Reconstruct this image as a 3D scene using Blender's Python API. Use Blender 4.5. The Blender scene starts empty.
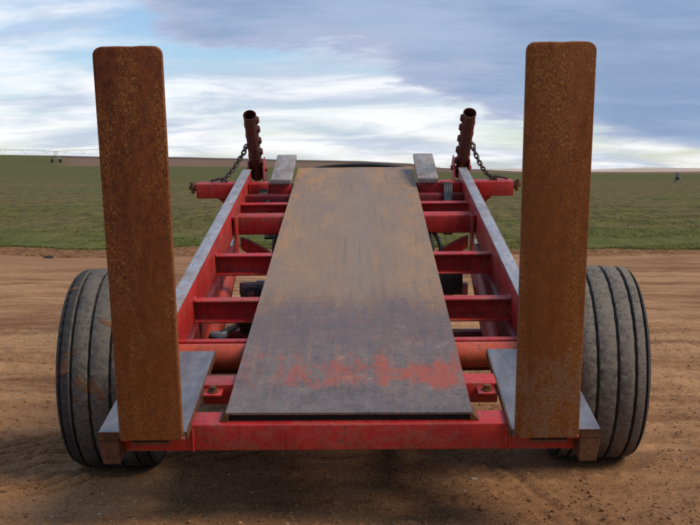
import bpy, bmesh, math, random
import numpy as np
from mathutils import Vector, Matrix

R = math.radians
rng = np.random.default_rng(7)
random.seed(7)
scene = bpy.context.scene
COL = scene.collection

# ------------------------------------------------------------------ camera
cam_d = bpy.data.cameras.new('camera')
cam_d.sensor_width = 36.0
cam_d.lens = 57.09
cam_d.clip_start = 0.05
cam_d.clip_end = 8000
cam = bpy.data.objects.new('camera', cam_d)
cam.location = (0, 0, 1.6)
cam.rotation_euler = (R(90 - 4.97), 0, R(0.52))
COL.objects.link(cam)
scene.camera = cam

SUN_AZ, SUN_EL = 108.0, 46.0          # degrees clockwise from +Y, degrees up


# ------------------------------------------------------------------ node helper
class NT:
    def __init__(self, tree):
        self.t = tree
        tree.nodes.clear()

    def n(self, kind, **kw):
        nd = self.t.nodes.new(kind)
        for k, v in kw.items():
            setattr(nd, k, v)
        return nd

    def put(self, sock, v):
        if isinstance(v, bpy.types.NodeSocket):
            self.t.links.new(v, sock)
        else:
            sock.default_value = v

    def math(self, op, a, b=0.0, c=0.0, clamp=False):
        nd = self.n('ShaderNodeMath', operation=op, use_clamp=clamp)
        self.put(nd.inputs[0], a); self.put(nd.inputs[1], b); self.put(nd.inputs[2], c)
        return nd.outputs[0]

    def noise(self, vec, scale, detail=5.0, rough=0.55, dist=0.0):
        nd = self.n('ShaderNodeTexNoise')
        self.put(nd.inputs['Vector'], vec)
        nd.inputs['Scale'].default_value = scale
        nd.inputs['Detail'].default_value = detail
        nd.inputs['Roughness'].default_value = rough
        nd.inputs['Distortion'].default_value = dist
        return nd.outputs['Fac']

    def voronoi(self, vec, scale, feature='F1'):
        nd = self.n('ShaderNodeTexVoronoi', feature=feature)
        self.put(nd.inputs['Vector'], vec)
        nd.inputs['Scale'].default_value = scale
        return nd.outputs['Distance']

    def map(self, vec, scale=(1, 1, 1), loc=(0, 0, 0)):
        nd = self.n('ShaderNodeMapping')
        self.put(nd.inputs['Vector'], vec)
        nd.inputs['Scale'].default_value = scale
        nd.inputs['Location'].default_value = loc
        return nd.outputs[0]

    def step(self, v, a, b, lo=0.0, hi=1.0):
        nd = self.n('ShaderNodeMapRange', interpolation_type='SMOOTHSTEP')
        self.put(nd.inputs[0], v)
        self.put(nd.inputs[1], a); self.put(nd.inputs[2], b)
        nd.inputs[3].default_value = lo; nd.inputs[4].default_value = hi
        return nd.outputs[0]

    def mix(self, f, a, b, mode='MIX'):
        nd = self.n('ShaderNodeMix', data_type='RGBA', blend_type=mode)
        self.put(nd.inputs[0], f)
        for s, v in ((nd.inputs[6], a), (nd.inputs[7], b)):
            self.put(s, v if isinstance(v, bpy.types.NodeSocket) else (*v, 1.0) if len(v) == 3 else v)
        return nd.outputs[2]

    def xyz(self, vec):
        nd = self.n('ShaderNodeSeparateXYZ')
        self.put(nd.inputs[0], vec)
        return nd.outputs

    def vec(self, x, y, z=0.0):
        nd = self.n('ShaderNodeCombineXYZ')
        self.put(nd.inputs[0], x); self.put(nd.inputs[1], y); self.put(nd.inputs[2], z)
        return nd.outputs[0]

    def bump(self, h, strength=0.3, dist=0.01):
        nd = self.n('ShaderNodeBump')
        nd.inputs['Strength'].default_value = strength
        nd.inputs['Distance'].default_value = dist
        self.put(nd.inputs['Height'], h)
        return nd.outputs[0]

    def surface(self, col, rough=0.6, metal=0.0, normal=None, spec=0.5):
        b = self.n('ShaderNodeBsdfPrincipled')
        o = self.n('ShaderNodeOutputMaterial')
        self.put(b.inputs['Base Color'], col if isinstance(col, bpy.types.NodeSocket) else (*col, 1.0))
        self.put(b.inputs['Roughness'], rough)
        self.put(b.inputs['Metallic'], metal)
        b.inputs['Specular IOR Level'].default_value = spec
        if normal is not None:
            self.put(b.inputs['Normal'], normal)
        self.t.links.new(b.outputs[0], o.inputs[0])
        return b


def material(name):
    m = bpy.data.materials.new(name)
    m.use_nodes = True
    t = NT(m.node_tree)
    return m, t, t.n('ShaderNodeTexCoord').outputs['Object']


# ------------------------------------------------------------------ world
world = bpy.data.worlds.new('World')
scene.world = world
world.use_nodes = True
w = NT(world.node_tree)
gen = w.n('ShaderNodeTexCoord').outputs['Generated']
sx, sy, sz = w.xyz(gen)
zc = w.math('ADD', w.math('MAXIMUM', sz, 0.0), 0.20)
px = w.math('DIVIDE', sx, zc)
py = w.math('DIVIDE', sy, zc)
P = w.vec(px, py)
sky = w.n('ShaderNodeTexSky', sky_type='NISHITA')
sky.sun_disc = False
sky.sun_elevation = R(SUN_EL)
sky.sun_rotation = R(SUN_AZ)
sky.air_density = 1.0
sky.dust_density = 0.3
sky.ozone_density = 2.0
blue = w.mix(1.0, sky.outputs[0], (0.52, 0.57, 0.65), 'MULTIPLY')
# drifting sheets of white cloud with open blue between them
n_a = w.noise(w.map(P, (1.0, 1.25, 1), (3.1, 0.7, 0)), 1.15, 9, 0.60, 0.25)
n_b = w.noise(w.map(P, (0.45, 0.8, 1), (9.3, 4.4, 0)), 1.0, 3, 0.5, 0.3)
cov = w.math('ADD', w.math('MULTIPLY', n_a, 0.65), w.math('MULTIPLY', n_b, 0.35))
thin = w.step(cov, 0.395, 0.57)
n_c = w.noise(w.map(P, (1.1, 1.9, 1), (1.3, 8.8, 0)), 1.6, 7, 0.58, 0.4)
white = w.mix(w.step(n_c, 0.36, 0.62), (2.6, 3.0, 3.75), (5.0, 5.0, 5.1))
c1 = w.mix(w.math('MULTIPLY', thin, 0.90), blue, white)
# heavy blue-grey bank, overhead and to the right
edge = w.math('SUBTRACT', w.math('ADD', w.math('MULTIPLY', px, 1.15), 3.48), py)
n_d = w.noise(w.map(P, (0.9, 1.3, 1), (5.5, 2.2, 0)), 1.1, 10, 0.61, 0.25)
edge = w.math('ADD', edge, w.math('MULTIPLY', w.math('SUBTRACT', n_d, 0.5), 2.6))
low = w.math('ADD', py, w.math('MULTIPLY', w.math('SUBTRACT', n_d, 0.5), 0.9))
bank = w.math('MULTIPLY', w.step(edge, -0.04, 0.20), w.step(low, 4.45, 4.22))
n_e = w.noise(w.map(P, (0.8, 1.5, 1), (0.4, 6.1, 0)), 1.3, 9, 0.60, 0.3)
bcol = w.mix(w.step(n_e, 0.36, 0.66), (1.15, 1.68, 2.65), (1.85, 2.40, 3.35))
bcol = w.mix(w.step(edge, 0.02, 0.50), (2.2, 2.45, 3.3), bcol)
c2 = w.mix(w.math('MULTIPLY', bank, 0.95), c1, bcol)
bg = w.n('ShaderNodeBackground')
w.put(bg.inputs['Color'], c2)
bg.inputs['Strength'].default_value = 0.10
w.t.links.new(bg.outputs[0], w.n('ShaderNodeOutputWorld').inputs[0])

# ------------------------------------------------------------------ sun
sl = bpy.data.lights.new('sun', 'SUN')
sl.energy = 1.5
sl.angle = R(30)
sl.color = (1.0, 0.87, 0.70)
sun = bpy.data.objects.new('sun', sl)
sdir = Vector((math.cos(R(SUN_EL)) * math.sin(R(SUN_AZ)), math.cos(R(SUN_EL)) * math.cos(R(SUN_AZ)), math.sin(R(SUN_EL))))
sun.rotation_euler = sdir.to_track_quat('Z', 'Y').to_euler()
sun.location = (20, 10, 30)
COL.objects.link(sun)

vs = scene.view_settings
vs.view_transform = 'Standard'
vs.look = 'None'
vs.exposure = 1.06
vs.gamma = 1.0
vs.use_curve_mapping = False
scene.cycles.use_denoising = False
scene.cycles.max_bounces = 6


# ------------------------------------------------------------------ numpy noise
def _hash(ix, iy, seed):
    h = (ix.astype(np.int64) * 374761393 + iy.astype(np.int64) * 668265263 + seed * 1442695041) & 0xFFFFFFFF
    h = ((h ^ (h >> 13)) * 1274126177) & 0xFFFFFFFF
    return ((h ^ (h >> 16)) & 0xFFFF) / 65535.0


def vnoise(x, y, seed=0):
    x0 = np.floor(x); y0 = np.floor(y)
    fx = x - x0; fy = y - y0
    fx = fx * fx * (3 - 2 * fx); fy = fy * fy * (3 - 2 * fy)
    a = _hash(x0, y0, seed); b = _hash(x0 + 1, y0, seed)
    c = _hash(x0, y0 + 1, seed); d = _hash(x0 + 1, y0 + 1, seed)
    return (a + (b - a) * fx) * (1 - fy) + (c + (d - c) * fx) * fy - 0.5


def fbm(x, y, octaves=4, seed=0, gain=0.5):
    s = 0; a = 1.0
    for k in range(octaves):
        s = s + a * vnoise(x * 2 ** k, y * 2 ** k, seed + 17 * k)
        a *= gain
    return s


def sstep(v, a, b):
    t = np.clip((v - a) / (b - a), 0, 1)
    return t * t * (3 - 2 * t)


# ------------------------------------------------------------------ mesh helpers
def link(name, me, mat, parent=None, M=None):
    o = bpy.data.objects.new(name, me)
    if mat is not None:
        me.materials.clear(); me.materials.append(mat)
    COL.objects.link(o)
    if parent is not None:
        o.parent = parent
    if M is not None:
        o.matrix_local = M
    return o


def empty(name, loc=(0, 0, 0), parent=None):
    o = bpy.data.objects.new(name, None)
    o.empty_display_size = 0.2
    COL.objects.link(o)
    if parent is not None:
        o.parent = parent
    o.location = loc
    return o


def tag(o, label=None, cat=None, group=None, kind=None):
    if label: o['label'] = label
    if cat: o['category'] = cat
    if group: o['group'] = group
    if kind: o['kind'] = kind
    return o


def mesh_of(bm, smooth_deg=35):
    me = bpy.data.meshes.new('mesh')
    bmesh.ops.recalc_face_normals(bm, faces=bm.faces[:])
    bm.to_mesh(me); bm.free()
    me.polygons.foreach_set('use_smooth', [True] * len(me.polygons))
    me.set_sharp_from_angle(angle=R(smooth_deg))
    return me


def bm_box(bm, x0, x1, y0, y1, z0, z1, bev=0.004, seg=2, M=None):
    t = bmesh.new()
    vs_ = [t.verts.new((x, y, z)) for x in (x0, x1) for y in (y0, y1) for z in (z0, z1)]
    for f in ((0, 1, 3, 2), (4, 6, 7, 5), (0, 4, 5, 1), (2, 3, 7, 6), (0, 2, 6, 4), (1, 5, 7, 3)):
        t.faces.new([vs_[i] for i in f])
    bmesh.ops.recalc_face_normals(t, faces=t.faces[:])
    if bev:
        bmesh.ops.bevel(t, geom=t.edges[:], offset=bev, segments=seg, profile=0.5, affect='EDGES')
    if M is not None:
        bmesh.ops.transform(t, matrix=M, verts=t.verts[:])
    merge(bm, t)


def merge(bm, t):
    me = bpy.data.meshes.new('tmp')
    t.to_mesh(me); t.free()
    bm.from_mesh(me)
    bpy.data.meshes.remove(me)


def bm_prism(bm, pts, axis, lo, hi, bev=0.003, seg=1):
    """outline pts (2-D) extruded along axis ('x','y','z')"""
    t = bmesh.new()
    def P3(p, h):
        return {'x': (h, p[0], p[1]), 'y': (p[0], h, p[1]), 'z': (p[0], p[1], h)}[axis]
    a = [t.verts.new(P3(p, lo)) for p in pts]
    b = [t.verts.new(P3(p, hi)) for p in pts]
    t.faces.new(a); t.faces.new(b[::-1])
    for i in range(len(pts)):
        j = (i + 1) % len(pts)
        t.faces.new((a[j], a[i], b[i], b[j]))
    bmesh.ops.recalc_face_normals(t, faces=t.faces[:])
    if bev:
        bmesh.ops.bevel(t, geom=t.edges[:], offset=bev, segments=seg, profile=0.5, affect='EDGES')
    merge(bm, t)


def bm_cyl(bm, p0, p1, r0, r1=None, n=24, cap0=True, cap1=True):
    r1 = r0 if r1 is None else r1
    p0 = Vector(p0); p1 = Vector(p1)
    q = (p1 - p0).to_track_quat('Z', 'Y')
    ring = []
    for p, r in ((p0, r0), (p1, r1)):
        ring.append([bm.verts.new(p + q @ Vector((r * math.cos(2 * math.pi * i / n), r * math.sin(2 * math.pi * i / n), 0))) for i in range(n)])
    for i in range(n):
        j = (i + 1) % n
        bm.faces.new((ring[0][i], ring[0][j], ring[1][j], ring[1][i]))
    if cap0: bm.faces.new(ring[0][::-1])
    if cap1: bm.faces.new(ring[1])


def bm_tube(bm, pts, r, n=8):
    pts = [Vector(p) for p in pts]
    rings = []
    for i, p in enumerate(pts):
        d = (pts[min(i + 1, len(pts) - 1)] - pts[max(i - 1, 0)])
        q = d.to_track_quat('Z', 'Y')
        rings.append([bm.verts.new(p + q @ Vector((r * math.cos(2 * math.pi * k / n), r * math.sin(2 * math.pi * k / n), 0))) for k in range(n)])
    for a, b in zip(rings, rings[1:]):
        best = min(range(n), key=lambda s: sum((a[k].co - b[(k + s) % n].co).length for k in range(n)))
        for k in range(n):
            bm.faces.new((a[k], a[(k + 1) % n], b[(k + 1 + best) % n], b[(k + best) % n]))
    bm.faces.new(rings[0][::-1]); bm.faces.new(rings[-1])


def bm_lathe(bm, prof, n=96, axis='x', closed=False):
    """prof: list of (axial, radius)"""
    rings = []
    for a, r in prof:
        ring = []
        for k in range(n):
            t = 2 * math.pi * k / n
            ring.append(bm.verts.new((a, r * math.cos(t), r * math.sin(t))))
        rings.append(ring)
    m = len(rings)
    for i in range(m if closed else m - 1):
        A = rings[i]; B_ = rings[(i + 1) % m]
        for k in range(n):
            bm.faces.new((A[k], A[(k + 1) % n], B_[(k + 1) % n], B_[k]))


def spline(pts, n=24):
    pts = [Vector(p) for p in pts]
    out = []
    for i in range(len(pts) - 1):
        p0 = pts[max(i - 1, 0)]; p1 = pts[i]; p2 = pts[i + 1]; p3 = pts[min(i + 2, len(pts) - 1)]
        for k in range(n):
            t = k / n
            out.append(0.5 * ((2 * p1) + (p2 - p0) * t + (2 * p0 - 5 * p1 + 4 * p2 - p3) * t * t + (3 * p1 - p0 - 3 * p2 + p3) * t ** 3))
    out.append(pts[-1])
    return out


# ------------------------------------------------------------------ materials
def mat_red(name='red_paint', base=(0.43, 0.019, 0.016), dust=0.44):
    m, t, c = material(name)
    n1 = t.noise(c, 5.0, 6, 0.6)
    n2 = t.noise(c, 38.0, 5, 0.65)
    col = t.mix(t.step(n1, 0.3, 0.7), tuple(v * 0.78 for v in base), tuple(min(v * 1.18, 1) for v in base))
    # settled dust and dried mud in blotches
    n4 = t.noise(t.map(c, (1, 1, 2.5), (7, 1, 3)), 3.2, 7, 0.68, 0.4)
    d = t.math('MULTIPLY', t.step(t.math('ADD', t.math('MULTIPLY', n4, 0.6), t.math('MULTIPLY', n2, 0.4)), 0.46, 0.62), dust)
    col = t.mix(d, col, (0.25, 0.125, 0.080))
    # grime streaks
    gz = t.noise(t.map(c, (26, 26, 3.0), (2, 5, 1)), 1.0, 5, 0.65)
    col = t.mix(t.step(gz, 0.52, 0.72, 0, 0.55), col, tuple(v * 0.30 for v in base))
    # chips down to rusty steel
    n3 = t.noise(t.map(c, (1, 1, 1), (4, 2, 8)), 46.0, 5, 0.62)
    chip = t.math('MULTIPLY', t.step(n3, 0.60, 0.64), t.step(n4, 0.48, 0.60))
    col = t.mix(t.math('MULTIPLY', chip, 0.85), col, (0.085, 0.038, 0.024))
    bv = t.n('ShaderNodeBevel', samples=4); bv.inputs['Radius'].default_value = 0.012
    gm = t.n('ShaderNodeNewGeometry')
    dt = t.n('ShaderNodeVectorMath', operation='DOT_PRODUCT')
    t.put(dt.inputs[0], bv.outputs[0]); t.put(dt.inputs[1], gm.outputs['Normal'])
    ed = t.step(t.math('SUBTRACT', 1.0, dt.outputs['Value']), 0.01, 0.10)
    ed = t.math('MULTIPLY', ed, t.step(t.math('ADD', t.math('MULTIPLY', n3, 0.5), t.math('MULTIPLY', n4, 0.5)), 0.46, 0.56))
    col = t.mix(t.math('MULTIPLY', ed, 0.85), col, t.mix(n2, (0.09, 0.045, 0.03), (0.27, 0.20, 0.17)))
    rough = t.math('ADD', t.math('MULTIPLY', n2, 0.25), 0.33)
    t.surface(col, rough, 0.0, t.bump(n2, 0.12, 0.003))
    return m


def mat_rust():
    m, t, c = material('rusted_plate')
    s1 = t.noise(t.map(c, (30, 30, 17)), 1.0, 9, 0.72, 0.15)
    s2 = t.noise(t.map(c, (170, 170, 100), (3, 3, 3)), 1.0, 4, 0.7)
    s3 = t.noise(t.map(c, (260, 260, 66), (8, 1, 2)), 1.0, 4, 0.68)
    lanes = t.noise(t.map(c, (13, 13, 2.2), (1, 6, 4)), 1.0, 5, 0.65)
    big = t.noise(t.map(c, (1, 1, 0.7)), 3.4, 5, 0.55)
    x, y, z = t.xyz(c)
    col = t.mix(t.step(s1, 0.34, 0.66), (0.090, 0.020, 0.005), (0.195, 0.048, 0.009))
    low = t.step(t.math('ADD', z, t.math('MULTIPLY', t.math('SUBTRACT', big, 0.5), 1.5)), 1.30, 0.05)
    col = t.mix(t.math('MULTIPLY', low, 0.80), col, t.mix(s1, (0.125, 0.033, 0.007), (0.290, 0.090, 0.015)))
    rs = t.step(x, -0.2, 0.2)
    col = t.mix(t.math('MULTIPLY', rs, 0.55), col, t.mix(s1, (0.130, 0.036, 0.008), (0.300, 0.098, 0.017)))
    runs = t.noise(t.map(c, (42, 42, 1.3), (5, 2, 6)), 1.0, 5, 0.6)
    col = t.mix(t.step(runs, 0.56, 0.74, 0, 0.35), col, (0.050, 0.014, 0.006))
    bands = t.step(t.math('ADD', t.math('MULTIPLY', lanes, 0.6), t.math('MULTIPLY', big, 0.4)), 0.40, 0.58)
    fl = t.math('MULTIPLY', t.step(t.math('ADD', s3, t.math('MULTIPLY', bands, 0.06)), 0.575, 0.63), t.math('ADD', t.math('MULTIPLY', bands, 0.72), 0.12))
    col = t.mix(fl, col, t.mix(s1, (0.34, 0.14, 0.026), (0.43, 0.235, 0.065)))
    gr = t.math('MULTIPLY', t.step(t.math('ADD', t.math('MULTIPLY', big, 0.55), t.math('MULTIPLY', s1, 0.45)), 0.51, 0.60), t.math('MULTIPLY', low, t.math('ADD', t.math('MULTIPLY', rs, 0.25), 0.20)))
    col = t.mix(gr, col, t.mix(s2, (0.12, 0.085, 0.055), (0.27, 0.215, 0.15)))
    scr = t.noise(t.map(c, (12, 12, 160), (1, 1, 1)), 1.0, 3, 0.6)
    col = t.mix(t.math('MULTIPLY', t.step(scr, 0.66, 0.72), t.step(big, 0.5, 0.6, 0, 0.5)), col, (0.36, 0.20, 0.08))
    col = t.mix(t.step(s2, 0.44, 0.32, 0, 0.65), col, (0.048, 0.013, 0.005))
    h = t.math('ADD', s1, t.math('MULTIPLY', s2, 0.6))
    t.surface(col, t.math('ADD', t.math('MULTIPLY', s2, 0.25), 0.62), 0.0, t.bump(h, 0.4, 0.003), 0.3)
    return m


def mat_rust_dark():
    m, t, c = material('dark_rusted_steel')
    n1 = t.noise(c, 18, 6, 0.65); n2 = t.noise(c, 70, 4, 0.6)
    col = t.mix(t.step(n1, 0.3, 0.7), (0.065, 0.026, 0.013), (0.17, 0.07, 0.028))
    col = t.mix(t.step(n2, 0.58, 0.7, 0, 0.6), col, (0.13, 0.10, 0.08))
    t.surface(col, 0.72, 0.0, t.bump(n2, 0.4, 0.003), 0.3)
    return m


def mat_deck():
    m, t, c = material('worn_deck_steel')
    x, y, z = t.xyz(c)
    A = lambda p, q: t.math('ADD', p, q)
    X = lambda p, q: t.math('MULTIPLY', p, q)
    c0 = lambda n, k: X(t.math('SUBTRACT', n, 0.5), k)
    nl = t.noise(t.map(c, (1.6, 0.45, 1)), 2.4, 8, 0.64, 0.3)
    nm = t.noise(t.map(c, (1, 0.7, 1), (5, 3, 0)), 9.0, 6, 0.65, 0.2)
    nf = t.noise(t.map(c, (1, 0.8, 1), (1, 8, 0)), 48.0, 5, 0.72)
    ng = t.noise(c, 150.0, 3, 0.65)
    # near sheet: bare purplish steel; far sheet: dull ochre rust over grey
    steel = t.mix(t.step(A(X(nm, 0.5), X(nf, 0.5)), 0.36, 0.64), (0.100, 0.074, 0.066), (0.225, 0.168, 0.148))
    rust = t.mix(t.step(A(X(nl, 0.5), X(nf, 0.5)), 0.36, 0.62), (0.195, 0.112, 0.062), (0.325, 0.200, 0.105))
    far = t.step(A(y, A(c0(nl, 1.0), c0(nf, 0.5))), 1.30, 1.85)
    col = t.mix(A(X(far, 0.80), 0.10), steel, rust)
    # greyer lane down the middle and soft grey clouds
    lane = X(t.step(t.math('ABSOLUTE', A(x, A(-0.05, c0(nl, 0.25)))), 0.20, 0.02), 0.55)
    grey = t.math('MAXIMUM', lane, t.step(nl, 0.60, 0.36, 0, 0.50))
    col = t.mix(X(grey, far), col, t.mix(nf, (0.165, 0.125, 0.100), (0.285, 0.225, 0.180)))
    # bright ochre blooms at the head end and in streaks along the sides
    hd = X(t.step(y, 4.0, 5.7), t.step(t.math('ABSOLUTE', x), 0.03, 0.25))
    sd = X(t.step(t.math('ABSOLUTE', x), 0.30, 0.52, 0, 0.55), far)
    oc = X(t.step(A(X(nl, 0.4), X(nm, 0.6)), 0.44, 0.62), A(X(hd, 0.75), X(sd, 0.9)))
    col = t.mix(oc, col, t.mix(nf, (0.32, 0.135, 0.035), (0.48, 0.26, 0.085)))
    sk = t.noise(t.map(c, (30, 0.9, 1), (4, 1, 0)), 1.0, 6, 0.68)
    col = t.mix(t.step(sk, 0.52, 0.68, 0, 0.50), col, t.mix(nf, (0.24, 0.105, 0.045), (0.40, 0.22, 0.10)))
    col = t.mix(t.step(sk, 0.46, 0.32, 0, 0.35), col, (0.075, 0.055, 0.050))
    # fine red-brown pitting, thick where the sheets meet
    pz_ = X(t.step(y, 0.55, 1.15), t.step(y, 2.3, 1.45))
    pit = X(t.step(A(nf, X(pz_, 0.095)), 0.570, 0.650, 0, 0.65), t.step(A(nm, X(pz_, 0.04)), 0.42, 0.58, 0.10, 1.0))
    col = t.mix(pit, col, t.mix(ng, (0.10, 0.030, 0.018), (0.21, 0.065, 0.030)))
    # transferred red paint near the tail, broken at the edges
    yy = A(y, c0(nl, 0.3))
    band = X(t.step(yy, 0.16, 0.36), t.step(yy, 1.30, 0.45))
    band2 = X(t.step(yy, 0.24, 0.38), t.step(yy, 0.66, 0.50))
    n5 = t.noise(t.map(c, (1.35, 0.55, 1), (1.2, 7.7, 0)), 6.5, 9, 0.74, 0.5)
    stk = t.noise(t.map(c, (17, 1.6, 1), (6, 2, 0)), 1.0, 6, 0.68)
    n5 = A(n5, A(c0(stk, 0.42), A(c0(nf, 0.18), c0(ng, 0.10))))
    thr = t.math('SUBTRACT', t.math('SUBTRACT', 0.74, X(band, 0.190)), X(band2, t.step(x, -0.45, 0.30, 0.055, 0.11)))
    red = X(t.step(t.math('SUBTRACT', n5, thr), -0.09, 0.13), t.step(yy, 2.0, 1.0))
    col = t.mix(X(red, t.step(x, -0.5, 0.15, 0.62, 0.85)), col, t.mix(nf, (0.27, 0.030, 0.010), (0.56, 0.105, 0.030)))
    spot = X(t.step(nm, 0.62, 0.70), X(band, 0.6))
    col = t.mix(spot, col, (0.50, 0.27, 0.08))
    # scratches
    sc = t.noise(t.map(c, (110, 3.0, 1), (0, 3, 0)), 1.0, 5, 0.7)
    col = t.mix(t.step(sc, 0.60, 0.70, 0, 0.30), col, (0.33, 0.29, 0.27))
    rough = A(X(nf, 0.34), A(X(far, 0.12), 0.27))
    t.surface(col, rough, t.math('SUBTRACT', 0.25, X(far, 0.2)), t.bump(A(X(nf, 0.7), X(ng, 0.3)), 0.35, 0.004), 0.55)
    return m


def mat_steel(name, a, b, metal=0.55, rough=0.38, rusty=0.3):
    m, t, c = material(name)
    n1 = t.noise(t.map(c, (1, 0.35, 1)), 16, 7, 0.68); n2 = t.noise(c, 90, 4, 0.65)
    n3 = t.noise(t.map(c, (1, 0.5, 1), (3, 7, 1)), 5.5, 7, 0.7, 0.5)
    sc = t.noise(t.map(c, (140, 5, 1), (2, 2, 0)), 1.0, 5, 0.7)
    col = t.mix(t.step(n1, 0.3, 0.7), a, b)
    col = t.mix(t.step(sc, 0.56, 0.68, 0, 0.45), col, tuple(v * 0.45 for v in a))
    col = t.mix(t.step(sc, 0.42, 0.32, 0, 0.35), col, tuple(min(v * 1.35, 1) for v in b))
    r = t.math('MULTIPLY', t.step(t.math('ADD', t.math('MULTIPLY', n3, 0.55), t.math('MULTIPLY', n2, 0.45)), 0.50, 0.62), rusty * 1.6, 0.0, True)
    col = t.mix(r, col, t.mix(n2, (0.11, 0.05, 0.03), (0.24, 0.13, 0.07)))
    t.surface(col, t.math('ADD', t.math('MULTIPLY', n2, 0.3), t.math('ADD', t.math('MULTIPLY', r, 0.25), rough - 0.1)), t.math('SUBTRACT', metal, t.math('MULTIPLY', r, metal)), t.bump(n2, 0.15, 0.002))
    return m


def mat_tyre(name, mud, lug, dust, band):
    m, t, c = material(name)
    x, y, z = t.xyz(c)
    n1 = t.noise(c, 5, 6, 0.6); n2 = t.noise(c, 42, 7, 0.74); n3 = t.noise(c, 170, 4, 0.7)
    rad = t.math('SQRT', t.math('ADD', t.math('MULTIPLY', y, y), t.math('MULTIPLY', z, z)))
    rub = t.mix(n2, (0.020, 0.019, 0.019), (0.060, 0.055, 0.050))
    # pale dust worn into the running surface of the ribs
    dst = t.math('MULTIPLY', t.step(rad, 0.512, 0.522), t.step(t.math('ABSOLUTE', x), band + 0.012, band))
    dst = t.math('MULTIPLY', dst, t.step(t.math('ADD', t.math('MULTIPLY', n2, 0.6), t.math('MULTIPLY', n1, 0.4)), 0.38, 0.55, 0.22 * dust, dust))
    col = t.mix(dst, rub, t.mix(n3, (0.095, 0.080, 0.064), (0.250, 0.212, 0.170)))
    # sidewall film
    col = t.mix(t.step(n1, 0.4, 0.7, 0.03, 0.30), col, (0.115, 0.098, 0.085))
    # clay stuck on in patches
    n4 = t.noise(t.map(c, (1, 1, 1), lug), 4.6, 5, 0.6, 0.6)
    md = t.step(n4, 0.66 - mud, 0.70 - mud)
    col = t.mix(md, col, t.mix(n2, (0.105, 0.050, 0.024), (0.20, 0.095, 0.045)))
    ck = t.math('MULTIPLY', t.step(t.voronoi(c, 48.0), 0.30, 0.14, 0, 0.85), t.step(n1, 0.42, 0.55))
    col = t.mix(t.math('MULTIPLY', ck, dst), col, (0.02, 0.02, 0.02))
    h = t.math('ADD', t.math('MULTIPLY', n2, 0.8), t.math('MULTIPLY', md, 0.9))
    t.surface(col, 0.82, 0.0, t.bump(h, 0.5, 0.006), 0.3)
    return m


def mat_plain(name, col, rough=0.5, metal=0.0, var=0.35, scale=30):
    m, t, c = material(name)
    n1 = t.noise(c, scale, 5, 0.6)
    cc = t.mix(t.step(n1, 0.3, 0.7), tuple(v * (1 - var) for v in col), tuple(v * (1 + var) for v in col))
    t.surface(cc, rough, metal, t.bump(n1, 0.15, 0.003))
    return m


def mat_dirt(name='bare_dirt', relief=True):
    m, t, c = material(name)
    x, y, z = t.xyz(c)
    n0 = t.noise(t.map(c, (0.22, 0.7, 1)), 1.0, 4, 0.55, 0.4)
    n1 = t.noise(t.map(c, (0.5, 2.6, 1), (3, 1, 0)), 1.0, 7, 0.64, 0.6)
    n2 = t.noise(c, 8.0, 7, 0.68)
    n3 = t.noise(c, 62.0, 5, 0.72)
    dry = t.step(t.math('ADD', t.math('MULTIPLY', n1, 0.6), t.math('MULTIPLY', n0, 0.4)), 0.38, 0.60)
    col = t.mix(dry, (0.185, 0.080, 0.032), (0.43, 0.235, 0.110))
    # darker soil tone round the trailer, paler packed yard farther out
    dark_soil = t.math('ADD', y, t.math('MULTIPLY', t.math('SUBTRACT', n0, 0.5), 5.0))
    dark_soil = t.math('ADD', dark_soil, t.math('MULTIPLY', t.math('MAXIMUM', x, 0.0), 0.9))
    dk = t.step(dark_soil, 9.0, 5.6)
    col = t.mix(t.math('MULTIPLY', dk, 0.60), col, t.mix(t.step(n2, 0.3, 0.7), (0.160, 0.070, 0.030), (0.350, 0.178, 0.082)))
    # red earth streak before the field
    rd = t.math('MULTIPLY', t.step(t.math('ADD', y, t.math('MULTIPLY', t.math('SUBTRACT', n1, 0.5), 5.0)), 15.0, 19.5), t.step(x, 2.5, -1.5, 0.25, 1.0))
    col = t.mix(t.math('MULTIPLY', rd, 0.75), col, t.mix(n2, (0.20, 0.090, 0.038), (0.36, 0.185, 0.085)))
    col = t.mix(t.step(n2, 0.46, 0.64, 0, 0.32), col, (0.125, 0.062, 0.029))
    n4 = t.noise(t.map(c, (1, 1, 1), (3, 3, 3)), 190.0, 3, 0.7)
    grit = t.math('ADD', t.math('MULTIPLY', n3, 0.55), t.math('MULTIPLY', n4, 0.45))
    col = t.mix(t.step(grit, 0.54, 0.64, 0, 0.60), col, (0.47, 0.30, 0.165))
    col = t.mix(t.step(grit, 0.48, 0.38, 0, 0.70), col, (0.045, 0.021, 0.010))
    h = t.math('ADD', t.math('MULTIPLY', n2, 0.7), t.math('MULTIPLY', n3, 0.6))
    t.surface(col, 0.9, 0.0, t.bump(h, 0.8, 0.016) if relief else None, 0.2)
    return m


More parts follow.
